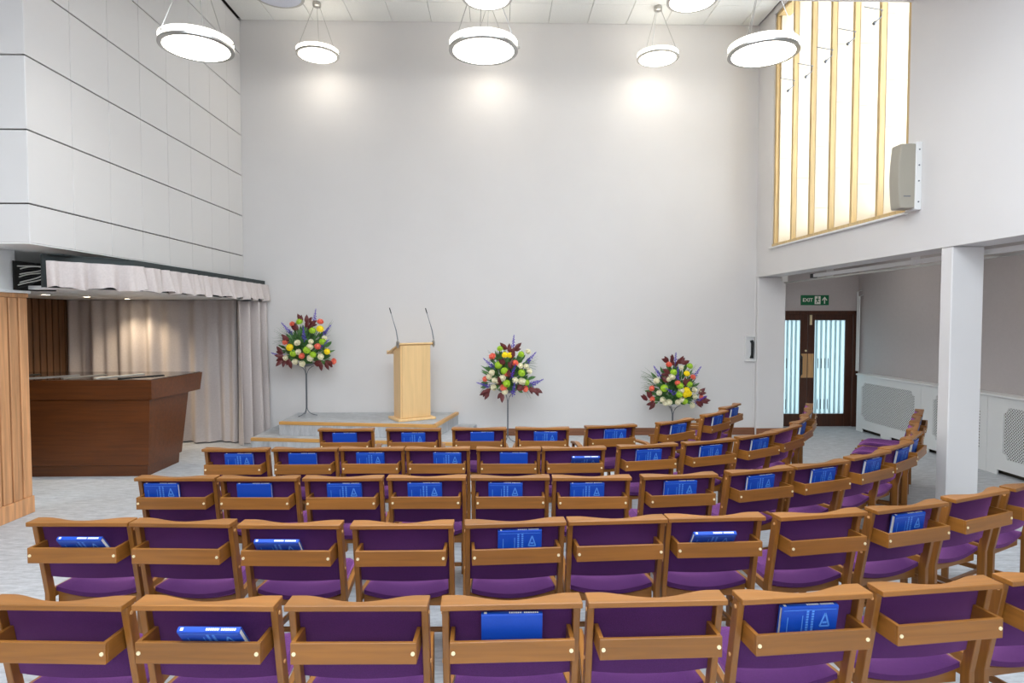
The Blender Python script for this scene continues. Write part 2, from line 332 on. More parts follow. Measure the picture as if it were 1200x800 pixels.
# exit sign
es = thing('exit_sign', 'green exit sign with running man and white upward arrow', 'sign', (5.39, YD - .012, 2.16))
put('plate', sbox(-.24, .24, 0, .011, -.085, .085).mesh('plate', 'green_sign', .002), es)
def text_mesh(t, size, mat):
    cu = bpy.data.curves.new('lettering', 'FONT'); cu.body = t; cu.size = size; cu.extrude = .0008; cu.align_x = 'CENTER'; cu.align_y = 'CENTER'; cu.offset = .0015
    o = bpy.data.objects.new('lettering_src', cu); COL.objects.link(o)
    me = bpy.data.meshes.new_from_object(o.evaluated_get(bpy.context.evaluated_depsgraph_get())); bpy.data.objects.remove(o); me.materials.clear(); me.materials.append(M[mat]); return me
put('lettering', text_mesh('EXIT', .085, 'sign_white'), es, (-.125, -.002, 0), (R(90), 0, 0))
def flat(polys, y0=-.003, y1=-.0002):
    m = MB()
    for p in polys: m.prism(p, y0, y1, 'y')
    return m
man = flat([[(-.012, .03), (.012, .034), (.006, -.012), (-.016, -.014)], [(.006, -.012), (.03, -.03), (.024, -.038), (-.008, -.02)], [(-.016, -.014), (-.03, -.05), (-.022, -.054), (-.004, -.016)], [(.01, .03), (.034, .012), (.03, .006), (.008, .02)], [(-.012, .03), (-.034, .014), (-.03, .006), (-.01, .018)], [(.004 + .011 * math.cos(t * math.pi / 4), .05 + .011 * math.sin(t * math.pi / 4)) for t in range(8)]], -.005, -.0032)
dm = put('doorway_symbol', flat([[(-.05, -.068), (.05, -.068), (.05, .068), (-.05, .068)]]).mesh('doorway_symbol', 'sign_white'), es, (.045, 0, 0))
put('running_figure', man.mesh('running_figure', 'green_sign'), dm)
put('arrow', flat([[(-.009, -.06), (.009, -.06), (.009, .03), (-.009, .03)], [(-.045, .005), (0, .058), (0, .032), (-.034, -.008)], [(0, .058), (.045, .005), (.034, -.008), (0, .032)]]).mesh('arrow', 'sign_white'), es, (.165, 0, 0))
# pipes in the aisle corner
for dx, zt in ((0, 2.3), (.05, 2.22)):
    p = put('heating_pipe', MB().tube([(6.10, YD - .06 - dx, .96), (6.10, YD - .06 - dx, zt), (6.148, YD - .10 - dx, zt + .03)], .014).mesh('heating_pipe', 'white', smooth=True))
    tag(p, 'white vertical heating pipe in the aisle corner, ' + ('nearer the exit doors' if dx == 0 else 'second from the exit doors'), 'pipe', 'heating pipes')

# ------------------------------------------------------------------ radiator covers
def radiator(y0, y1, label, grille=(.13, .13)):
    r = thing('radiator_cover', label, 'radiator cover', (5.93, y0, 0), 0, 'radiator covers along the aisle')
    Lh = y1 - y0; g0, g1 = grille[0], Lh - grille[1]; c = .07; z0, z1 = .20, .81
    m = MB()
    m.box(0, .02, 0, Lh, z1, .92).box(0, .02, 0, Lh, .06, z0).box(0, .02, 0, g0, z0, z1).box(0, .02, g1, Lh, z0, z1)
    m.box(0, .02, 0, .16, 0, .06).box(0, .02, Lh - .16, Lh, 0, .06).box(0, .02, Lh / 2 - .12, Lh / 2 + .12, 0, .06)
    for ya, sy in ((g0, 1), (g1, -1)):
        for za, sz in ((z0, 1), (z1, -1)):
            m.prism([(ya, za), (ya + sy * c, za), (ya + sy * c * .75, za + sz * c * .75), (ya, za + sz * c)], 0, .02, 'x')
    put('front_panel', m.mesh('front_panel', 'white'), r)
    put('top_shelf', sbox(-.025, .215, 0, Lh, .92, .945).mesh('top_shelf', 'white', .006), r)
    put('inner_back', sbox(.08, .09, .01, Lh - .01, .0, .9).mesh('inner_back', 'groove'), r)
    g = MB(); p = .036; t = .0045; W_ = g1 - g0; H_ = z1 - z0
    n = int((W_ + H_) / p)
    for k in range(1, n):
        d = k * p
        a = (max(0, d - H_), min(d, H_)); b = (min(d, W_), max(0, d - W_))
        for fl in (0, 1):
            (ya, za), (yb, zb) = a, b
            if fl: ya, yb = W_ - ya, W_ - yb
            dx, dz = yb - ya, zb - za; l = math.hypot(dx, dz)
            if l < .01: continue
            nx, nz = -dz / l * t, dx / l * t
            xx = .004 + .004 * fl
            g.prism([(g0 + ya + nx, z0 + za + nz), (g0 + yb + nx, z0 + zb + nz), (g0 + yb - nx, z0 + zb - nz), (g0 + ya - nx, z0 + za - nz)], xx, xx + .004, 'x')
    q = put('lattice_grille', g.mesh('lattice_grille', 'white'), r); q['kind'] = 'stuff'
radiator(8.435, 9.97, 'white radiator cover with lattice grille beside the exit doors')
radiator(7.265, 8.43, 'white radiator cover with lattice grille partly hidden behind the white pillar', (.11, .23))
radiator(5.7, 7.26, 'white radiator cover with lattice grille right of the white pillar', (.2, .23))

# ------------------------------------------------------------------ niche with handset, speaker
nc = thing('wall_niche_box', 'small white wall box holding a dark handset near the pier', 'wall box', (4.0, YB, 1.37))
put('frame', MB().box(-.085, -.07, -.05, 0, -.2, .2).box(.07, .085, -.05, 0, -.2, .2).box(-.07, .07, -.05, 0, .185, .2).box(-.07, .07, -.05, 0, -.2, -.185).box(-.07, .07, -.01, 0, -.185, .185).mesh('frame', 'white', .003), nc)
put('handset', MB().prism([(-.005, -.15), (.05, -.15), (.055, .1), (.04, .14), (-.005, .13), (.015, .08), (.015, -.09)], -.045, -.012, 'y').mesh('handset', 'black', .005), nc)
sp = thing('wall_speaker', 'beige column loudspeaker on the right wall below the tall window', 'speaker', (XR, 5.98, 3.225))
def bulge(h):  # outline seen from the front, bulging away from the wall
    return [(-.055, -h), (-.2, -h)] + [(-.2 - .022 * math.sin(math.pi * k / 8), -h + 2 * h * k / 8) for k in range(1, 8)] + [(-.2, h), (-.055, h)]
gr = put('grille', MB().prism(bulge(.31), -.09, .06, 'y').mesh('grille', 'speaker', .012, seg=2), sp)
put('badge', sbox(-.17, -.10, -.093, -.089, -.2, -.19).mesh('badge', 'iron'), gr)
bk = put('back_box', sbox(-.06, 0, -.10, .05, -.325, .325).mesh('back_box', 'white', .004), sp)
for z in (-.25, -.05, .1, .25): put('screw', MB().tube([(-.03, -.10, z), (-.03, -.104, z)], .008, 8).mesh('screw', 'iron'), bk)

# ------------------------------------------------------------------ pendant lamps
def prof_arc(r, z, d, n=6): return [(r * math.cos(a * math.pi / 2 / n), z - d * math.sin(a * math.pi / 2 / n)) for a in range(n + 1)]
diff = MB().lathe([(.01, -.012)] + [(.285 * math.sin(a * math.pi / 12), -.004 - .018 * math.cos(a * math.pi / 12)) for a in range(1, 7)] + [(.28, .004)], 40)
DIFF = diff.mesh('diffuser', 'diffuser', smooth=True); DIFF_OFF = MB().add(diff.v, diff.f).mesh('diffuser_unlit', 'diffuser_off', smooth=True)
drum = MB().lathe([(.27, .010), (.288, .012), (.288, .052), (.27, .056)], 40); DRUM = drum.mesh('drum', 'drum', smooth=True)
DRUM_OFF = MB().add(drum.v, drum.f).mesh('drum_unlit', 'diffuser_off', smooth=True)
RING = MB().lathe([(.283, -.010), (.302, -.008), (.302, .010), (.286, .012)], 40).mesh('rim_ring', 'steel', smooth=True)
TOPRING = MB().lathe([(.20, .056), (.298, .056), (.298, .066), (.20, .07)], 40).mesh('top_plate', 'top_glow', smooth=True)
TOPRING_OFF = MB().lathe([(.20, .056), (.298, .056), (.298, .066), (.20, .07)], 40).mesh('top_plate_unlit', 'diffuser_off', smooth=True)
CAN = MB().lathe([(.055, 0), (.06, -.01), (.06, -.055), (.045, -.065)], 20).mesh('canopy', 'steel', smooth=True)
KNOB = MB().tube([(.285, 0, .03), (.318, 0, .03)], .010, 8).mesh('knob', 'steel')
def pendant(x, y, z, zc, label, lit=True):
    t = thing('pendant_lamp', label, 'lamp', (x, y, z), 0, 'round pendant lamps')
    put('diffuser', DIFF if lit else DIFF_OFF, t); put('drum', DRUM if lit else DRUM_OFF, t)
    put('rim_ring', RING, t); put('top_plate', TOPRING if lit else TOPRING_OFF, t); put('canopy', CAN, t, (0, 0, zc - z))
    for k in range(3):
        a = R(100 + 120 * k)
        put('cable', MB().tube([(.28 * math.cos(a), .28 * math.sin(a), .06), (.04 * math.cos(a), .04 * math.sin(a), zc - z - .05)], .004, 6).mesh('cable', 'steel'), t)
        put('knob', KNOB, t, (0, 0, 0), (0, 0, a + .35))
XS = (-2.6, -.12, 2.35); SIDE = ('left', 'middle', 'right')
def lamp_label(d, s): return 'lit round white pendant lamp, %s of the %s' % (s, d)
for x, s in zip(XS, SIDE): pendant(x, 5.47, 4.19, ZL, lamp_label('nearest hanging row, on thin wires', s))
for x, s in zip(XS, SIDE):
    if s == 'left': pendant(x, 7.5, 5.68, ZC, 'unlit greyish round pendant lamp cut off by the top of the picture', False)
    else: pendant(x, 7.5, 5.68, ZC, lamp_label('second row, cut by the picture top', s))
for x, s in zip(XS, SIDE): pendant(x, 9.1, 5.655, ZC, lamp_label('farthest row, close to the end wall', s))
for y, nm in ((8.9, 'nearest the exit doors'), (6.4, 'beside the radiator covers'), (3.9, 'beyond the pillar')):  # lamps added above the beam line, unseen, to brighten the aisle
    t = thing('added_aisle_light', 'unseen round aisle ceiling light added for fill, ' + nm, 'lamp', (5.3, y, 2.999), 0, 'added aisle ceiling lights')
    put('rim', MB().lathe([(.15, 0), (.17, -.01), (.17, -.04), (.145, -.045)], 28).mesh('rim', 'white', smooth=True), t)
    put('lens', MB().lathe([(.01, -.06), (.1, -.055), (.145, -.042)], 28).mesh('lens', 'added_aisle_lens', smooth=True), t)
# ------------------------------------------------------------------ slatted partition, alcove, pelmet and curtains
pt = struct('wall_partition', MB().box(-4.62, -4.475, 4.15, 5.92, 0, 2.08).box(-4.62, -4.475, YR, 4.15, 0, 2.08), 'dark_slat', 'slatted wooden partition at the left edge', cat='partition')
sl = sbox(0, .035, -.05, .05, .16, 2.045).mesh('slat', 'slat', .006)
for k in range(26): put('slat', sl, pt, (-4.475, 5.87 - .12 * k, 0))
put('plinth', sbox(-4.62, -4.43, YR, 5.93, 0, .16).mesh('plinth', 'slat', .004), pt)
put('cap_rail', sbox(-4.62, -4.435, YR, 5.93, 2.045, 2.085).mesh('cap_rail', 'slat', .004), pt)
put('top_ledge', sbox(-4.62, -4.42, YR, 5.94, 2.085, 2.11).mesh('top_ledge', 'white', .004), pt)
al = bpy.data.objects['wall_alcove']
sl2 = sbox(0, .04, -.05, .05, .0, 2.12).mesh('slat', 'dark_slat', .006)
for k in range(16): put('slat', sl2, al, (-6.36, 9.2 - .125 * k, 0))
# soffit of alcove
so = struct('ceiling_alcove', MB().prism([(-6.32, 5.95), (-4.02, 5.95), (-3.66, 6.3), (-3.66, YB - .005), (-6.32, YB - .005)], 2.125, 2.16), 'white', 'pale soffit with downlights over the alcove', cat='ceiling')
dlm = MB().lathe([(.05, 0), (.062, -.004), (.075, -.004), (.078, .0)], 24).mesh('bezel', 'white', smooth=True)
lens = MB().lathe([(.005, -.002), (.05, -.002), (.05, .0)], 20).mesh('lens', 'downlight')
for y, s in ((7.24, 'nearest of three in the alcove soffit'), (7.95, 'middle one of three in the alcove soffit'), (8.8, 'farthest of three, by the inner curtain')):
    d = thing('downlight', 'small round recessed downlight, ' + s, 'downlight', (-5.22, y, 2.1245), 0, 'alcove downlights')
    put('bezel', dlm, d); put('lens', lens, d)
    ld = bpy.data.lights.new('downlight_beam', 'SPOT'); ld.energy = 22; ld.color = (1, .82, .58); ld.spot_size = R(125); ld.spot_blend = 1.0; ld.shadow_soft_size = .04
    lo = bpy.data.objects.new('downlight_beam', ld); COL.objects.link(lo); lo.parent = d; lo.location = (0, 0, -.03)
# pelmet: dark board and gathered valance
path = [(-4.03, 5.60), (-3.60, 6.14), (-3.57, 6.20), (-3.56, 7.5), (-3.555, YB - .004)]
def walk(path, n):
    seg = [(Vector(path[i]), Vector(path[i + 1])) for i in range(len(path) - 1)]; tot = sum((b - a).length for a, b in seg); out = []
    for k in range(n + 1):
        d = tot * k / n
        for a, b in seg:
            l = (b - a).length
            if d <= l + 1e-6: t = (b - a) / l; out.append((a + t * d, Vector((t.y, -t.x)), tot * k / n)); break
            d -= l
    return out
pm = thing('pelmet', 'dark pelmet board with gathered dusty pink valance over the alcove', 'pelmet', (0, 0, 0))
b = MB()
inner = [(x - .05, y + .035) for x, y in path]; inner2 = [(x - .08, y + .05) for x, y in path]
inner[-1] = (inner[-1][0], YB - .006); inner2[-1] = (inner2[-1][0], YB - .006)
for i in range(len(path) - 1): b.prism([inner[i], inner[i + 1], inner2[i + 1], inner2[i]], 2.13, 2.43)
put('pelmet_board', b.mesh('pelmet_board', 'pelmet'), pm)
put('top_board', MB().prism([(-4.05, 5.66), (-3.635, 6.18), (-3.61, YB - .01), (-3.93, YB - .01), (-3.93, 5.66)], 2.42, 2.43).mesh('top_board', 'pelmet'), pm)
W_ = walk(path, 420)
random.seed(8)
def gather(s): return   .55 * math.sin(s * 27 + 1.6 * math.sin(s * 4.1)) + .35 * math.sin(s * 47 + 2 * math.sin(s * 3.3))
def valf(u, v):
    p, nrm, s = W_[round(u * 420)]; amp = .022 + .048 * v
    q = p + nrm * (gather(s) * amp + .015 + .02 * v); zb = 2.125 + .014 * math.sin(s * 17) + .006 * math.sin(s * 41); return (q.x, min(q.y, YB - .004), 2.365 + (zb - 2.365) * v)
put('valance', MB().grid(valf, 420, 7).mesh('valance', 'curtain', smooth=True, solid=.004), pm)
def curtain(name, path, z0, z1, label, freq, amp, n=300, ph=0, taper=None):
    Wk = walk(path, n)
    def f(u, v):
        p, nrm, s = Wk[round(u * n)]
        w = (math.sin(s * freq + 1.2 * math.sin(s * 4.7 + ph)) * .6 + .4 * math.sin(s * freq * 1.9 + 2 * math.sin(s * 2.3 + ph))) * amp * (.55 + .45 * v)
        sway = .012 * math.sin(3 * v + s * 9)
        q = p + nrm * (w + sway * v)
        return (q.x, min(q.y, YB - .01), z1 + (z0 - z1) * v)
    return tag(put(name, MB().grid(f, n, 10).mesh(name, 'curtain', smooth=True, solid=.004)), label, 'curtain')
curtain('inner_curtain', [(-6.315, 9.19), (-3.86, 9.2)], .02, 2.12, 'pleated dusty pink curtain across the far end of the alcove', 17, .085)
curtain('drawn_curtain', [(-3.77, 8.94), (-3.62, 9.3), (-3.575, YB - .03)], .015, 2.10, 'dusty pink curtain drawn back against the end wall', 34, .12, 200, 1.0)
# loose cables by the pelmet
random.seed(3)
cb = thing('loose_cables', 'tangle of grey cables at the left end of the pelmet', 'cables', (-4.40, 5.88, 2.113))
put('cable_box', MB().box(-.06, -.05, -.10, .2, .0, .27).box(-.05, .12, .18, .2, .0, .27).mesh('cable_box', 'dark_gap'), cb)
for k in range(9):
    z = .02 + .025 * k
    pts = [(-.03 + .02 * random.random(), -.09 + .02 * random.random(), z), (.03 * random.random(), 0 + .03 * random.random(), z + .06 * random.random()), (.07, .06 + .05 * random.random(), z + .03), (.10 + .10 * random.random(), .10, .16 + .11 * random.random())]
    pts = [Vector(p) for p in pts]; sm = []
    for i in range(13):
        t = i / 12; sm.append(pts[0] * (1 - t) ** 3 + pts[1] * 3 * t * (1 - t) ** 2 + pts[2] * 3 * t * t * (1 - t) + pts[3] * t ** 3)
    put('cable', MB().tube(sm, .006, 6).mesh('cable', 'cable' if k % 3 else 'black', smooth=True), cb)

# ------------------------------------------------------------------ catafalque
ct = thing('catafalque', 'reddish wooden catafalque with deep overhanging top in the alcove', 'catafalque', (0, 0, 0))
def ring(pts, z): return [(x, y, z) for x, y in pts]
def loft(m, rings, cap=True):
    n = len(rings[0]); vs = [v for r in rings for v in r]
    fs = [(i * n + k, i * n + (k + 1) % n, (i + 1) * n + (k + 1) % n, (i + 1) * n + k) for i in range(len(rings) - 1) for k in range(n)]
    if cap: fs += [tuple(range(n))[::-1], tuple(range((len(rings) - 1) * n, len(rings) * n))]
    return m.add(vs, fs)
def plan(x1, y0, y1, bow, x0=-6.29):
    side = [(x1 + bow * math.sin(math.pi * k / 8 * .55), y0 + (y1 - y0) * k / 8) for k in range(9)]
    return [(x0, y0)] + side + [(x0, y1)]
put('plinth', loft(MB(), [ring(plan(-4.11, 7.25, 7.96, 0), 0), ring(plan(-4.105, 7.25, 7.97, 0), .125)]).mesh('plinth', 'cherry_x'), ct)
put('body', loft(MB(), [ring(plan(-4.09, 7.24, 7.98, .01), .13), ring(plan(-4.05, 7.22, 8.06, .03), .905)]).mesh('body', 'cherry_x'), ct)
put('top_band', loft(MB(), [ring(plan(-4.01, 7.19, 8.25, .05), .91), ring(plan(-4.01, 7.19, 8.30, .06), 1.135)]).mesh('top_band', 'cherry_x'), ct)
tp = put('glossy_top', loft(MB(), [ring(plan(-4.03, 7.21, 8.28, .06, -6.28), 1.1355), ring(plan(-4.03, 7.21, 8.28, .06, -6.28), 1.142)]).mesh('glossy_top', 'glass_dark'), ct)
for (xa, ya, xb, yb, mt) in ((-5.55, 7.35, -5.20, 7.75, 'steel'), (-5.1, 7.3, -4.95, 7.85, 'steel'), (-4.75, 7.35, -4.5, 7.9, 'cable'), (-4.45, 7.3, -4.15, 7.72, 'black'), (-5.9, 7.3, -5.8, 7.9, 'black')):
    d = Vector((xb - xa, yb - ya)); n = Vector((-d.y, d.x)).normalized() * .022
    put('track_bar', MB().prism([(xa + n.x, ya + n.y), (xb + n.x, yb + n.y), (xb - n.x, yb - n.y), (xa - n.x, ya - n.y)], 1.143, 1.152).mesh('track_bar', mt), tp)

# ------------------------------------------------------------------ dais with two steps
ds = thing('dais', 'two-step carpeted dais with oak nosings under the lectern', 'dais', (0, 0, 0))
upper = [(-3.11, YB - .02), (-3.11, 8.78), (-.86, 8.46), (-.62, YB - .02)]
lower = [(-3.43, YB - .02), (-3.43, 8.57), (-.58, 8.16), (-.33, YB - .02)]
for nm, poly, z0, z1 in (('lower_step', lower, 0, .19), ('upper_step', upper, .19, .38)):
    st = put(nm, MB().prism(poly, z0, z1 - .002).mesh(nm, 'carpet'), ds)
    for (a, b_) in [(poly[1], poly[2])] + ([(poly[2], poly[3])] if nm == 'upper_step' else []):
        A, B = Vector(a), Vector(b_); t = (B - A).normalized(); n = Vector((t.y, -t.x)); l = (B - A).length
        o = put('nosing', sbox(0, l, -.012, .045, -.04, .003).mesh('nosing', 'nosing', .003), st, (A.x, A.y, z1), (0, 0, math.atan2(t.y, t.x)))

# ------------------------------------------------------------------ lectern
lc = thing('lectern', 'tall pale wooden lectern with slanted desk on the dais', 'lectern', (-1.254, 9.0, .381), R(30))
put('base_plate', sbox(-.29, .29, -.21, .21, 0, .035).mesh('base_plate', 'maple', .006), lc)
put('body', MB().prism([(-.145, .035), (.125, .035), (.125, 1.0), (-.145, 1.09)], -.232, .232, 'x').mesh('body', 'maple', .004), lc)
put('front_panel', sbox(-.21, .225, -.157, -.145, .04, 1.085).mesh('front_panel', 'maple', .003), lc)
dk = put('desk', MB().prism([(-.175, 1.098), (-.175, 1.123), (.33, .965), (.33, .94)], -.26, .26, 'x').mesh('desk', 'maple', .004), lc)
put('lip', sbox(-.26, .26, .315, .335, .94, .995).mesh('lip', 'maple', .003), dk)
for sx, s in ((-1, 'left'), (1, 'right')):
    mc = thing('gooseneck_microphone', 'thin gooseneck microphone on the %s corner of the lectern' % s, 'microphone', (-1.254, 9.0, .381), R(30), 'lectern microphones')
    bx = .275 * sx
    put('clamp', MB().box(bx - .014, bx + .014, -.19, -.13, 1.075, 1.14).tube([(bx, -.165, 1.05), (bx, -.165, 1.17)], .014, 8).mesh('clamp', 'steel', .003), mc)
    put('neck', MB().tube([(bx, -.165, 1.165), (bx - .02, -.155, 1.30), (bx - .05, -.12, 1.44), (bx - .068, -.09, 1.54)], [.008, .008, .005, .005], 8).mesh('neck', 'iron', smooth=True), mc)
    put('capsule', MB().tube([(bx - .068, -.09, 1.54), (bx - .085, -.07, 1.62)], .008, 8).mesh('capsule', 'black', smooth=True), mc)

# ------------------------------------------------------------------ flower stands and arrangements
def arc3(p0, p1, p2, n=8):
    p0, p1, p2 = Vector(p0), Vector(p1), Vector(p2)
    return [p0 * (1 - t) ** 2 + p1 * 2 * t * (1 - t) + p2 * t * t for t in [i / n for i in range(n + 1)]]
def stand(loc, h, label):
    s = thing('flower_stand', label, 'flower stand', loc, 0, 'wrought iron flower stands')
    for k in range(3):
        a = R(90 + 120 * k + 30); c, d = math.cos(a), math.sin(a)
        put('rod', MB().tube([(.008 * c, .008 * d, .1), (.008 * c, .008 * d, h - .12)], .006, 6).mesh('rod', 'iron', smooth=True), s)
        put('foot', MB().tube(arc3((.008 * c, .008 * d, .12), (.02 * c, .02 * d, .02), (.16 * c, .16 * d, .007)), .006, 6).mesh('foot', 'iron', smooth=True), s)
        put('bowl_arm', MB().tube(arc3((.008 * c, .008 * d, h - .14), (.02 * c, .02 * d, h - .03), (.12 * c, .12 * d, h)), .006, 6).mesh('bowl_arm', 'iron', smooth=True), s)
    return s
def petal_ring(m, n, r0, r1, z0, z1, w, ph=0, cup=.0):
    for k in range(n):
        a = 2 * math.pi * k / n + ph; c, s_ = math.cos(a), math.sin(a)
        def P(r, t, z): return (r * c - t * s_, r * s_ + t * c, z)
        m.add([P(r0, -w * .4, z0), P(r0, w * .4, z0), P((r0 + r1) / 2, w * .55, (z0 + z1) / 2 - cup), P(r1, w * .28, z1), P(r1, -w * .28, z1), P((r0 + r1) / 2, -w * .55, (z0 + z1) / 2 - cup)], [(0, 1, 2, 5), (5, 2, 3, 4)])
def rose(mat):
    m = MB(); petal_ring(m, 5, .008, .042, -.02, .002, .05, 0, .008); petal_ring(m, 5, .006, .034, -.012, .018, .042, .6, .008); petal_ring(m, 4, .004, .024, -.005, .028, .034, .2, .006); petal_ring(m, 3, .001, .012, .0, .032, .022, .9, .004)
    m.lathe([(.012, -.022), (.024, -.008), (.018, .012), (.004, .024)], 8)
    return m.mesh('rose', mat, fix=False)
def mum(mat):
    m = MB(); m.lathe([(.01, -.02), (.032, -.008), (.034, .008), (.02, .024), (.004, .03)], 10)
    for j, (r, z, n) in enumerate(((.044, -.008, 14), (.043, .008, 14), (.036, .022, 12), (.022, .034, 8))): petal_ring(m, n, r * .45, r, z * .6, z, .016, j * .4, .003)
    return m.mesh('chrysanthemum', mat, fix=False)
def spike(mat):
    m = MB(); m.tube([(0, 0, -.1), (0, 0, .11)], .003, 5); random.seed(21)
    for k in range(20):
        z = -.06 + .17 * k / 20; a = k * 2.4; r = .017 * (1 - k / 26)
        c = Vector((r * math.cos(a), r * math.sin(a), z)); e = .011 * (1 - k / 32)
        m.add([c + Vector(v) * e for v in ((1, 0, 0), (-1, 0, 0), (0, 1, 0), (0, -1, 0), (0, 0, 1), (0, 0, -1))], [(0, 2, 4), (2, 1, 4), (1, 3, 4), (3, 0, 4), (2, 0, 5), (1, 2, 5), (3, 1, 5), (0, 3, 5)])
    return m.mesh('delphinium_spike', mat)
def leafm(m, l, w, mtx=Matrix()):
    pts = []
    prof = [(0, .02), (.2, .7), (.45, 1), (.75, .62), (1, .02)]
    for t, ww in prof:
        y = -.12 * l * math.sin(t * 2.4)
        pts += [mtx @ Vector((-w / 2 * ww, y + .0, l * t)), mtx @ Vector((0, y - .10 * w, l * t)), mtx @ Vector((w / 2 * ww, y, l * t))]
    m.add(pts, [(i * 3 + k, i * 3 + k + 1, i * 3 + k + 4, i * 3 + k + 3) for i in range(4) for k in range(2)])
ROSE = rose('coral'); CREAM = rose('cream'); MUM = mum('lime'); YEL = mum('yellow'); SPK = spike('violet')
bl = MB(); leafm(bl, .12, .055); BLEAF = bl.mesh('burgundy_leaf', 'burgundy', fix=False)
def arrangement(cx, cy, zb, mpp, pc, data, bowl, label, seed):
    """zb: height of the bowl; mpp: metres per photo pixel there; pc: pixel of the bowl centre in the crop given by data's scale."""
    rnd = random.Random(seed)
    g = thing('flower_arrangement', label, 'flowers', (cx, cy, zb), 0, 'flower arrangements on stands')
    put('bowl', MB().lathe([(.05, -.035 + .0), (.12, -.012), (.15, .012), (.14, .016), (.05, .0)], 24).mesh('bowl', bowl, smooth=True), g, (0, 0, .022))
    put('foam_block', MB().lathe([(.09, .02), (.1, .08), (.06, .16), (.01, .19)], 10).mesh('foam_block', 'leaf'), g)
    S = data['s']; k = mpp / S
    def pos(p, out=1.0):
        x = (p[0] - pc[0]) * k; z = (pc[1] - p[1]) * k
        u = x / .46; v = (z - .27) / .55
        y = -.24 * math.sqrt(max(.02, 1 - u * u - v * v)) * out
        return Vector((x, y, z))
    org = Vector((0, 0, .12))
    def face(p):   # +z of the bloom points away from the centre and towards the room
        d = (p - org).normalized() + Vector((0, -.55, .1)); return d.to_track_quat('Z', 'Y').to_euler()
    # green body: leaves radiating from the foam
    m = MB()
    for i in range(420):
        th = rnd.uniform(0, 2 * math.pi); el = rnd.uniform(-.25, 1.45); d = Vector((math.cos(th) * math.cos(el), .72 * math.sin(th) * math.cos(el), math.sin(el)))
        rr = rnd.uniform(.3, 1) * (.31 + .24 * max(0, math.sin(el)) ** 2 + .10 * abs(math.cos(th)) * math.cos(el)); rot = d.to_track_quat('Z', 'Y').to_matrix().to_4x4()
        l = rnd.uniform(.08, .14)
        leafm(m, l, l * rnd.uniform(.28, .5), Matrix.Translation(org + d * rr * .78) @ rot @ Matrix.Rotation(rnd.uniform(0, 6.3), 4, 'Z'))
        if i % 3 == 0: m.tube([org, org + d * rr * .8], .0025, 3)
    put('green_foliage', m.mesh('green_foliage', 'leaf', fix=False), g)['kind'] = 'stuff'
    m = MB()
    for (px, py), (qx, qy) in data['fern']:
        p, q = pos((px, py), .4), pos((qx, qy), .4)
        for i in range(11):
            e = q + Vector((rnd.uniform(-.03, .03), rnd.uniform(-.05, .05), rnd.uniform(-.13, .13)))
            m.tube([p, (p + e) / 2 + Vector((0, 0, .015)), e], [.0025, .002, .0008], 4)
    put('fern_spray', m.mesh('fern_spray', 'fern'), g)['kind'] = 'stuff'
    for nm, key, me, sc in (('coral_rose', 'coral', ROSE, 1.15), ('cream_rose', 'cream', CREAM, 1.1), ('chrysanthemum', 'lime', MUM, 1.2), ('yellow_bloom', 'yellow', YEL, 1.2)):
        for p in data[key]:
            w = pos(p, 1.08); s = sc * rnd.uniform(.85, 1.1); put(nm, me, g, w, face(w), (s, s, s))
    for (px, py, tilt) in data['spike']:
        w = pos((px, py), 1.1); put('delphinium_spike', SPK, g, w, (R(12), R(tilt), 0), (1.5, 1.5, 1.15))
    for (px, py, tilt) in data['burg']:
        w = pos((px, py), 1.0); put('burgundy_leaf', BLEAF, g, w, (R(rnd.uniform(-15, 25)), R(tilt), R(rnd.uniform(-30, 30))), (1.25, 1.25, 1.2)); put('burgundy_leaf', BLEAF, g, w + Vector((rnd.uniform(-.02, .02), .02, rnd.uniform(-.02, .02))), (R(rnd.uniform(-25, 25)), R(tilt + rnd.choice((-34, 34))), 0), (1.1, 1.1, 1.0))
A1 = dict(s=8.89, coral=[(215, 440), (385, 580), (540, 485), (278, 258), (548, 235), (665, 645)], cream=[(345, 448), (478, 435), (352, 540), (315, 640), (600, 400), (565, 590), (468, 603), (215, 600), (385, 660), (468, 488)],
          lime=[(352, 237), (487, 325), (440, 520), (585, 440), (495, 568), (300, 555)], yellow=[(265, 495), (555, 310), (622, 540)],
          spike=[(490, 185, 12), (228, 310, -38), (407, 365, 0), (610, 330, 42), (590, 470, 50), (145, 578, -70)],
          burg=[(425, 260, 0), (375, 240, -30), (450, 275, 55), (250, 430, -45), (200, 590, -80), (190, 600, -110), (180, 620, -140), (250, 620, 170), (600, 640, 160), (630, 640, 130), (330, 320, -60), (420, 300, 20), (180, 560, -40), (560, 640, 175), (500, 660, 100)],
          fern=[((220, 430), (60, 400)), ((250, 420), (110, 330)), ((560, 430), (640, 300))])
A2 = dict(s=8.89, coral=[(245, 222), (478, 288), (392, 395), (172, 455), (585, 558), (360, 540)], cream=[(532, 318), (592, 325), (625, 375), (478, 465), (540, 475), (562, 480), (258, 540), (350, 440), (265, 465), (300, 470), (240, 390), (615, 178), (372, 580), (215, 430)],
          lime=[(325, 145), (540, 203), (308, 310), (368, 368), (545, 390), (392, 497), (598, 492)], yellow=[(375, 208), (425, 210)],
          spike=[(462, 90, 4), (640, 245, 40), (215, 300, -45), (455, 380, 20), (462, 560, 10), (700, 505, 60), (165, 520, -70), (640, 500, 70)],
          burg=[(420, 190, 0), (400, 150, -45), (470, 150, 50), (440, 250, 20), (370, 310, -40), (430, 350, 10), (190, 570, -120), (210, 580, -150), (630, 545, 130), (680, 560, 120), (230, 560, -110), (330, 500, -30), (490, 560, 80), (410, 440, 0), (350, 600, 180)],
          fern=[((560, 330), (710, 300)), ((280, 260), (190, 250)), ((560, 560), (640, 600)), ((200, 520), (120, 540))])
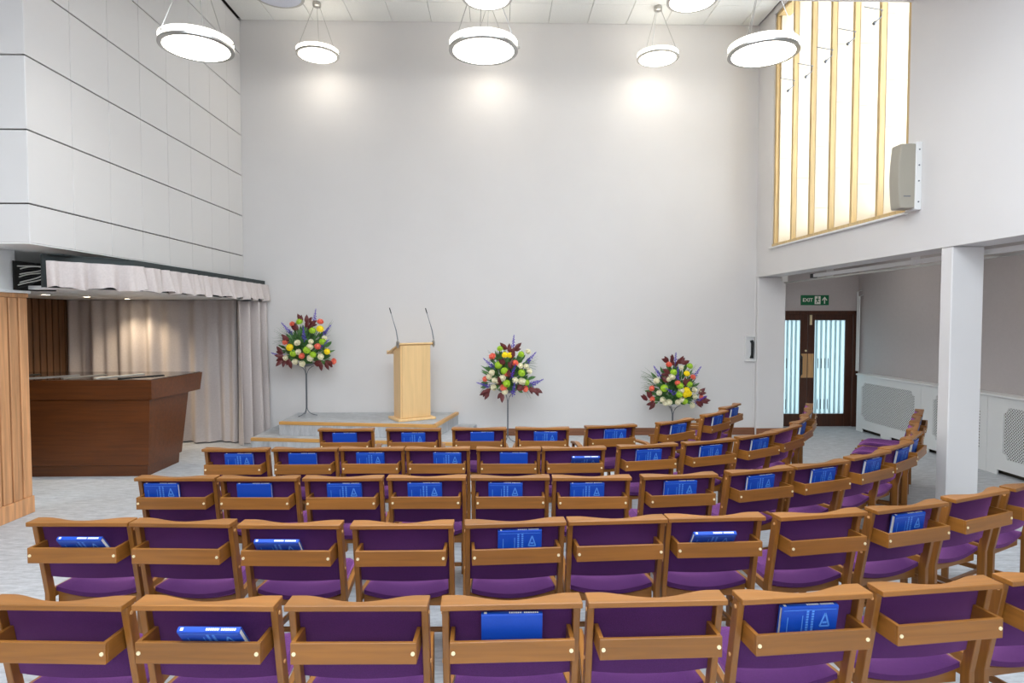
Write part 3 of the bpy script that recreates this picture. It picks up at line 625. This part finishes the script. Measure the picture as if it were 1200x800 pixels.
A3 = dict(s=9.41, coral=[(382, 202), (465, 402), (642, 338), (200, 465), (208, 585), (755, 570)], cream=[(510, 235), (370, 360), (405, 335), (245, 380), (503, 478), (272, 510), (310, 585), (340, 620), (375, 612), (513, 582), (665, 555), (655, 480), (640, 650), (470, 610), (740, 500)],
          lime=[(425, 285), (322, 458), (598, 415), (483, 522), (548, 600), (613, 222), (490, 430)], yellow=[(570, 300), (565, 480), (550, 522), (590, 515)],
          spike=[(455, 160, 0), (465, 310, 0), (262, 290, -35), (400, 495, -60), (688, 302, 30), (730, 595, 60)],
          burg=[(430, 180, -40), (380, 175, -70), (480, 190, 40), (520, 200, 70), (450, 230, 0), (390, 300, -60), (370, 400, -50), (540, 430, 40), (170, 600, -60), (230, 610, -100), (240, 620, -140), (690, 600, 140), (740, 590, 120), (760, 600, 90), (710, 530, 50), (190, 580, -30)],
          fern=[((270, 380), (120, 330)), ((260, 440), (110, 400)), ((250, 500), (130, 510)), ((620, 320), (720, 300)), ((640, 400), (720, 420))])
stand((-2.89, 9.33, .381), .755, 'tall grey iron flower stand on the left of the dais')
arrangement(-2.89, 9.33, 1.14, 9.33 / 720, (375, 690), A1, 'iron', 'flower arrangement with burgundy leaves and coral roses left of the lectern', 1)
stand((.15, 9.08, 0), .76, 'grey iron flower stand on the floor right of the lectern')
arrangement(.15, 9.08, .76, 9.08 / 720, (405, 605), A2, 'iron', 'mixed flower arrangement right of the lectern behind the front chairs', 2)
stand((2.65, 9.2, 0), .535, 'low grey iron flower stand by the end wall near the pier')
arrangement(2.65, 9.2, .535, 9.2 / 720, (465, 670), A3, 'white', 'widest flower arrangement in a pale bowl before the right end wall', 3)

# ------------------------------------------------------------------ chairs
# local frame: chair faces +y, y = 0 is the straight rear edge of its top rail
HW = .25; ZT = .85
def rail_mesh():
    n = 28; fr = []
    for i in range(n + 1):
        x = -HW + 2 * HW * i / n; t = abs(x) / HW
        dip = 0 if t > .80 else .052 * (.5 + .5 * math.cos(math.pi * t / .80)) ** .8
        fr.append((x, .085 - dip))
    m = MB().prism([(-HW, 0), (HW, 0)] + fr[::-1], ZT - .021, ZT)
    return m.mesh('top_rail', 'oak_x', .0022)
def post_side(): return [(.034, .829), (.079, .829), (.150, .45), (.150, 0.0), (.104, 0.0), (.105, .45)]
post = MB().prism(post_side(), -.0125, .0125, 'x').mesh('rear_leg', 'oak_z', .0025)
plug_t = MB().tube([(0, .058, .800), (0.003, .058, .800)], .0075, 8).mesh('dowel_plug', 'plug')
plug_m = MB().tube([(0, .098, .600), (0.003, .098, .600)], .0075, 8).mesh('dowel_plug', 'plug')
def backpad():
    def yc(x, z): return .058 + (.829 - z) * .187 - .024 * (1 - (x / .222) ** 2)
    m = MB(); nu, nv = 10, 6
    def f(th):
        def g(u, v):
            x = -.2218 + .4436 * u; z = .8285 + (.532 - .8285) * v; e = min(1, min(v, 1 - v) * 10, min(u, 1 - u) * 14)
            return (x, yc(x, z) + (.010 - .004 * e if th == 0 else .028 + .012 * e), z)
        return g
    m.grid(f(0), nu, nv); m.grid(f(1), nu, nv); N = (nu + 1) * (nv + 1)
    w = nu + 1; loop = [i for i in range(w)] + [j * w + nu for j in range(1, nv + 1)] + [nv * w + i for i in range(nu - 1, -1, -1)] + [j * w for j in range(nv - 1, 0, -1)]
    m.f += [(loop[i], loop[(i + 1) % len(loop)], loop[(i + 1) % len(loop)] + N, loop[i] + N) for i in range(len(loop))]
    return m.mesh('back_pad', 'purple', smooth=True)
def cushion():
    nu, nv = 12, 10; m = MB()
    def pt(u, v, top):
        a = 2 * u - 1; x = a * (.214 - .036 * v); y = .142 + .455 * v * (1 - .16 * a ** 4)
        sag = -.036 * (1 - a * a) + .004 * v - .02 * max(0, v - .75) * 4 * .4
        e = min(1, (1 - abs(a)) * 7, min(v, 1 - v) * 9); e = math.sqrt(max(0, e * (2 - e)))
        return (x, y, .462 + sag + (.010 + .026 * e if top else -.012 - .022 * e))
    m.grid(lambda u, v: pt(u, v, 1), nu, nv); m.grid(lambda u, v: pt(u, v, 0), nu, nv); N = (nu + 1) * (nv + 1); w = nu + 1
    loop = [i for i in range(w)] + [j * w + nu for j in range(1, nv + 1)] + [nv * w + i for i in range(nu - 1, -1, -1)] + [j * w for j in range(nv - 1, 0, -1)]
    m.f += [(loop[i], loop[(i + 1) % len(loop)], loop[(i + 1) % len(loop)] + N, loop[i] + N) for i in range(len(loop))]
    return m.mesh('seat_cushion', 'purple', smooth=True)
def seat_rail(y, w=.2218):
    up = [(-w + 2 * w * i / 12, .437 - .036 * (1 - ((i - 6) / 6) ** 2)) for i in range(13)]
    return MB().prism([(-w, .375), (w, .375)] + up[::-1], y, y + .02, 'y').mesh('seat_rail', 'oak_x', .002)
side_rail = MB().prism([(.15, .415), (.15, .46), (.56, .462), (.56, .42)], -.0115, .0115, 'x').mesh('side_rail', 'oak_y', .002)
low_rail = sbox(-.010, .010, .15, .565, .14, .17).mesh('side_stretcher', 'oak_y', .002)
front_leg = MB().prism([(.55, 0), (.59, 0), (.59, .455), (.55, .455)], -.0125, .0125, 'x').mesh('front_leg', 'oak_z', .0025)
cross = sbox(-.195, .195, .34, .365, .145, .165).mesh('cross_stretcher', 'oak_x', .002)
rack_front = sbox(-.2165, .2165, -.036, -.022, .662, .737).mesh('rack_front', 'oak_x', .0015)
rack_side = MB().prism([(-.022, .662), (-.022, .737), (.078, .737), (.092, .662)], -.0075, .0075, 'x').mesh('rack_side', 'oak_y', .001)
rack_base = sbox(-.2015, .2015, -.022, .058, .662, .670).mesh('rack_base', 'oak_x')
screw = MB().tube([(0, -.0362, 0), (0, -.0395, 0)], .0072, 10).mesh('screw', 'brass', smooth=False)
link = sbox(0, .012, .11, .145, .36, .385).mesh('link_clip', 'steel', .002)
RAIL, PAD, CUSH, SR1, SR2 = rail_mesh(), backpad(), cushion(), seat_rail(.165), seat_rail(.555, .177)
arm_pts = [(0, .10, .60), (0, .20, .628), (0, .34, .632), (0, .46, .618), (0, .55, .60)]
armrest = MB()
for i in range(4):
    (_, ya, za), (_, yb, zb_) = arm_pts[i], arm_pts[i + 1]
    armrest.prism([(ya, za - .011), (yb, zb_ - .011), (yb, zb_ + .011), (ya, za + .011)], -.022, .022, 'x')
ARM = armrest.mesh('armrest', 'oak_y')
ARMPOST = MB().prism([(.50, .44), (.54, .44), (.535, .60), (.495, .605)], -.012, .012, 'x').mesh('arm_post', 'oak_z', .002)
def chair(x, y, ang, label, arms=False):
    c = thing('chair', label, 'chair', (x, y, 0), R(ang), 'purple upholstered chairs in curved rows')
    put('top_rail', RAIL, c); put('back_pad', PAD, c); put('seat_cushion', CUSH, c); put('seat_rail', SR1, c); put('seat_rail', SR2, c); put('cross_stretcher', cross, c)
    for s in (-1, 1):
        px = s * .235
        l = put('rear_leg', post, c, (px, 0, 0))
        for pl in (plug_t, plug_m):
            put('dowel_plug', pl, l, (s * .0125, 0, 0), (0, 0, 0), (s, 1, 1))
        put('front_leg', front_leg, c, (s * .19, 0, 0))
        for nm, me in (('side_rail', side_rail), ('side_stretcher', low_rail)): put(nm, me, c, (s * .2505, 0, 0), (0, 0, s * R(6.2)))
        if arms: 
            a = put('armrest', ARM, c, (s * .272, 0, 0), (0, 0, s * R(6.5))); put('arm_post', ARMPOST, a)
    r = put('book_rack', rack_front, c); r['label'] = 'open wooden book rack on the chair back'
    for s in (-1, 1):
        put('rack_side', rack_side, r, (s * .209, 0, 0)); put('screw', screw, r, (s * .204, 0, .70))
    put('rack_base', rack_base, r)
    return c
# ---- books
BL, BT, BH = .215, .022, .142
bk_cover = MB().box(-BL / 2, BL / 2, -BT / 2, -BT / 2 + .0025, 0, BH - .004).box(-BL / 2, BL / 2, BT / 2 - .0025, BT / 2, 0, BH - .004)
sp_pts = [(-BT / 2, BH - .006), (-BT / 2 + .003, BH - .001), (0, BH), (BT / 2 - .003, BH - .001), (BT / 2, BH - .006)]
bk_cover.prism(sp_pts, -BL / 2, BL / 2, 'x')
BCOVER = bk_cover.mesh('cover', 'book')
BPAGE = sbox(-BL / 2 + .004, BL / 2 - .004, -BT / 2 + .0026, BT / 2 - .0026, .004, BH - .0065).mesh('pages', 'page')
rnd = random.Random(5); pr = MB(); yq = -BT / 2 - .0004
def mark(x0, x1, z0, z1): pr.box(x0, x1, yq, yq + .0004, z0, z1)
for xc, h, n in ((-.008, .086, 9), (.012, .086, 9)):      # two vertical title lines, read sideways
    for k in range(n): mark(xc - .0045, xc + .0045, .124 - k * .0105 - .007, .124 - k * .0105)
mark(-.0275, -.0245, .04, .105); mark(-.084, -.081, .03, .10)
tri = [(.042, .06), (.060, .112), (.078, .06)]
for a, b_ in ((0, 1), (1, 2), (2, 0)):
    A, B = Vector(tri[a]), Vector(tri[b_]); n = Vector((-(B - A).y, (B - A).x)).normalized() * .003
    pr.prism([tuple(A + n), tuple(B + n), tuple(B - n), tuple(A - n)], yq, yq + .0004, 'y')
pr.box(.052, .068, yq, yq + .0004, .07, .078); pr.box(-.1, .1, yq, yq + .0004, BH - .016, BH - .0145)
BPRINT = pr.mesh('cover_print', 'print')
ps = MB()
for k in range(14): ps.box(-.01 + k * .0075, -.01 + k * .0075 + (.0055 if k != 6 else .001), -.004, .004, BH - .0002, BH + .0004)
ps.box(-.098, -.088, -.005, .005, BH - .0002, BH + .0004)
BSPINE = ps.mesh('spine_print', 'page')
def book(cx, cy, ang, off, mode, label, jit):
    up = mode in ('up', 'plain')
    th, y0 = (R(9), .036) if up else (R(38), .047)
    mt = Matrix.Translation((cx, cy, 0)) @ Matrix.Rotation(R(ang), 4, 'Z') @ Matrix.Translation((off, y0, .6725)) @ Matrix.Rotation(th, 4, 'X') @ Matrix.Rotation(R(jit if mode != 'fwd' else 0), 4, 'Z') @ Matrix.Translation((0, 0, BT / 2 * math.sin(th)))
    b = thing('hymn_book', label, 'book', (0, 0, 0), 0, 'blue hymn books in the chair racks')
    b.matrix_world = mt; b.location = mt.to_translation(); b.rotation_euler = mt.to_euler()
    cv = put('cover', BCOVER, b); put('pages', BPAGE, b)
    if mode != 'plain': put('cover_print', BPRINT, cv)['kind'] = 'stuff'
    put('spine_print', BSPINE, cv)['kind'] = 'stuff'
# rows: (x, y, angle, book mode or None, book offset along the rack)
ROWS = {
 1: [(-1.56, 2.145, -3, None, 0), (-1.03, 2.13, -2.2, 'fwd', .045), (-.495, 2.115, -1, None, 0), (.05, 2.115, 1.2, 'plain', .0), (.57, 2.125, 1.2, None, 0), (1.12, 2.15, 5, 'up', .01), (1.66, 2.21, 6.7, None, 0), (2.205, 2.295, 9.5, None, 0)],
 2: [(-2.065, 3.025, -1.5, 'fwd', .045), (-1.555, 3.0, -3.2, None, 0), (-1.015, 2.965, -2.2, 'fwd', -.04), (-.465, 2.95, 0, None, 0), (.09, 2.965, 3.8, 'up', .02), (.60, 2.995, 3.2, None, 0), (1.105, 3.025, 2.2, 'fwd', -.03), (1.67, 3.06, 9.4, None, 0), (2.215, 3.18, 16.2, 'up', -.02), (2.76, 3.39, 22.3, None, 0), (3.265, 3.62, 28, None, 0)],
 3: [(-2.03, 3.865, -1.2, 'up', -.085), (-1.51, 3.85, -1.5, 'plain', -.02), (-.975, 3.84, -.5, 'up', .01), (-.45, 3.84, -1, 'up', -.01), (.08, 3.83, -.4, 'up', -.03), (.595, 3.815, -.6, 'up', -.03), (1.17, 3.85, 6.7, 'up', .0), (1.755, 3.98, 16.9, 'up', -.01), (2.25, 4.145, 21, 'up', .01), (2.765, 4.42, 30, 'up', .02), (3.20, 4.75, 37, 'up', .05), (3.60, 5.15, 46, 'up', -.03), (3.90, 5.57, 53, None, 0), (4.22, 6.0, 53, 'up', .0), (4.55, 6.43, 53, 'up', .03)],
 4: [(-2.015, 4.715, -1, 'up', .03), (-1.485, 4.715, -.3, 'plain', -.015), (-.975, 4.725, -1, 'up', -.01), (-.465, 4.715, -1, 'up', .075), (.085, 4.70, -1, 'plain', .04), (.595, 4.705, 2, 'fwd', .08), (1.2, 4.79, 11.3, 'up', .0), (1.75, 4.935, 19.7, 'up', .0), (2.265, 5.2, 31, 'up', .01), (2.68, 5.52, 41, None, 0), (3.03, 5.96, 51, 'up', .0), (3.33, 6.42, 57, None, 0), (3.60, 6.90, 61, 'up', .02)],
 5: [(-1.375, 5.55, 0, 'plain', -.01), (-.765, 5.545, -1, 'up', .0), (-.17, 5.57, -1, 'plain', .03), (.41, 5.57, -1, 'up', .03), (1.07, 5.67, 11, 'up', .035), (1.77, 5.935, 35, 'up', .02), (2.34, 6.43, 44, 'up', .02), (2.71, 6.96, 49, 'up', .075)]}
ORD = ['first', 'second', 'third', 'fourth', 'fifth', 'sixth', 'seventh', 'eighth', 'ninth', 'tenth', 'eleventh', 'twelfth', 'thirteenth', 'fourteenth', 'fifteenth']
RNAME = {1: 'nearest row', 2: 'second nearest row', 3: 'middle row', 4: 'fourth row', 5: 'frontmost row'}
rj = random.Random(77)
for r, lst in ROWS.items():
    for i, (x, y, a, mode, off) in enumerate(lst):
        st = {'up': 'upright blue book in rack', 'plain': 'upright blue book in rack', 'fwd': 'tipped blue book in rack', None: 'empty book rack'}[mode]
        if (r, i) in ((1, 0), (1, 6), (1, 7), (2, 10)): pass
        chair(x, y, a, 'purple chair%s, %s from left in %s, %s' % (' with arms' if r == 5 else '', ORD[i], RNAME[r], st), r == 5)
        if mode: book(x, y, a, off, mode, 'blue hymn book %s in rack of %s chair from left, %s' % ('tipped forward' if mode == 'fwd' else 'standing upright', ORD[i], RNAME[r]), rj.uniform(-1.5, 1.5))
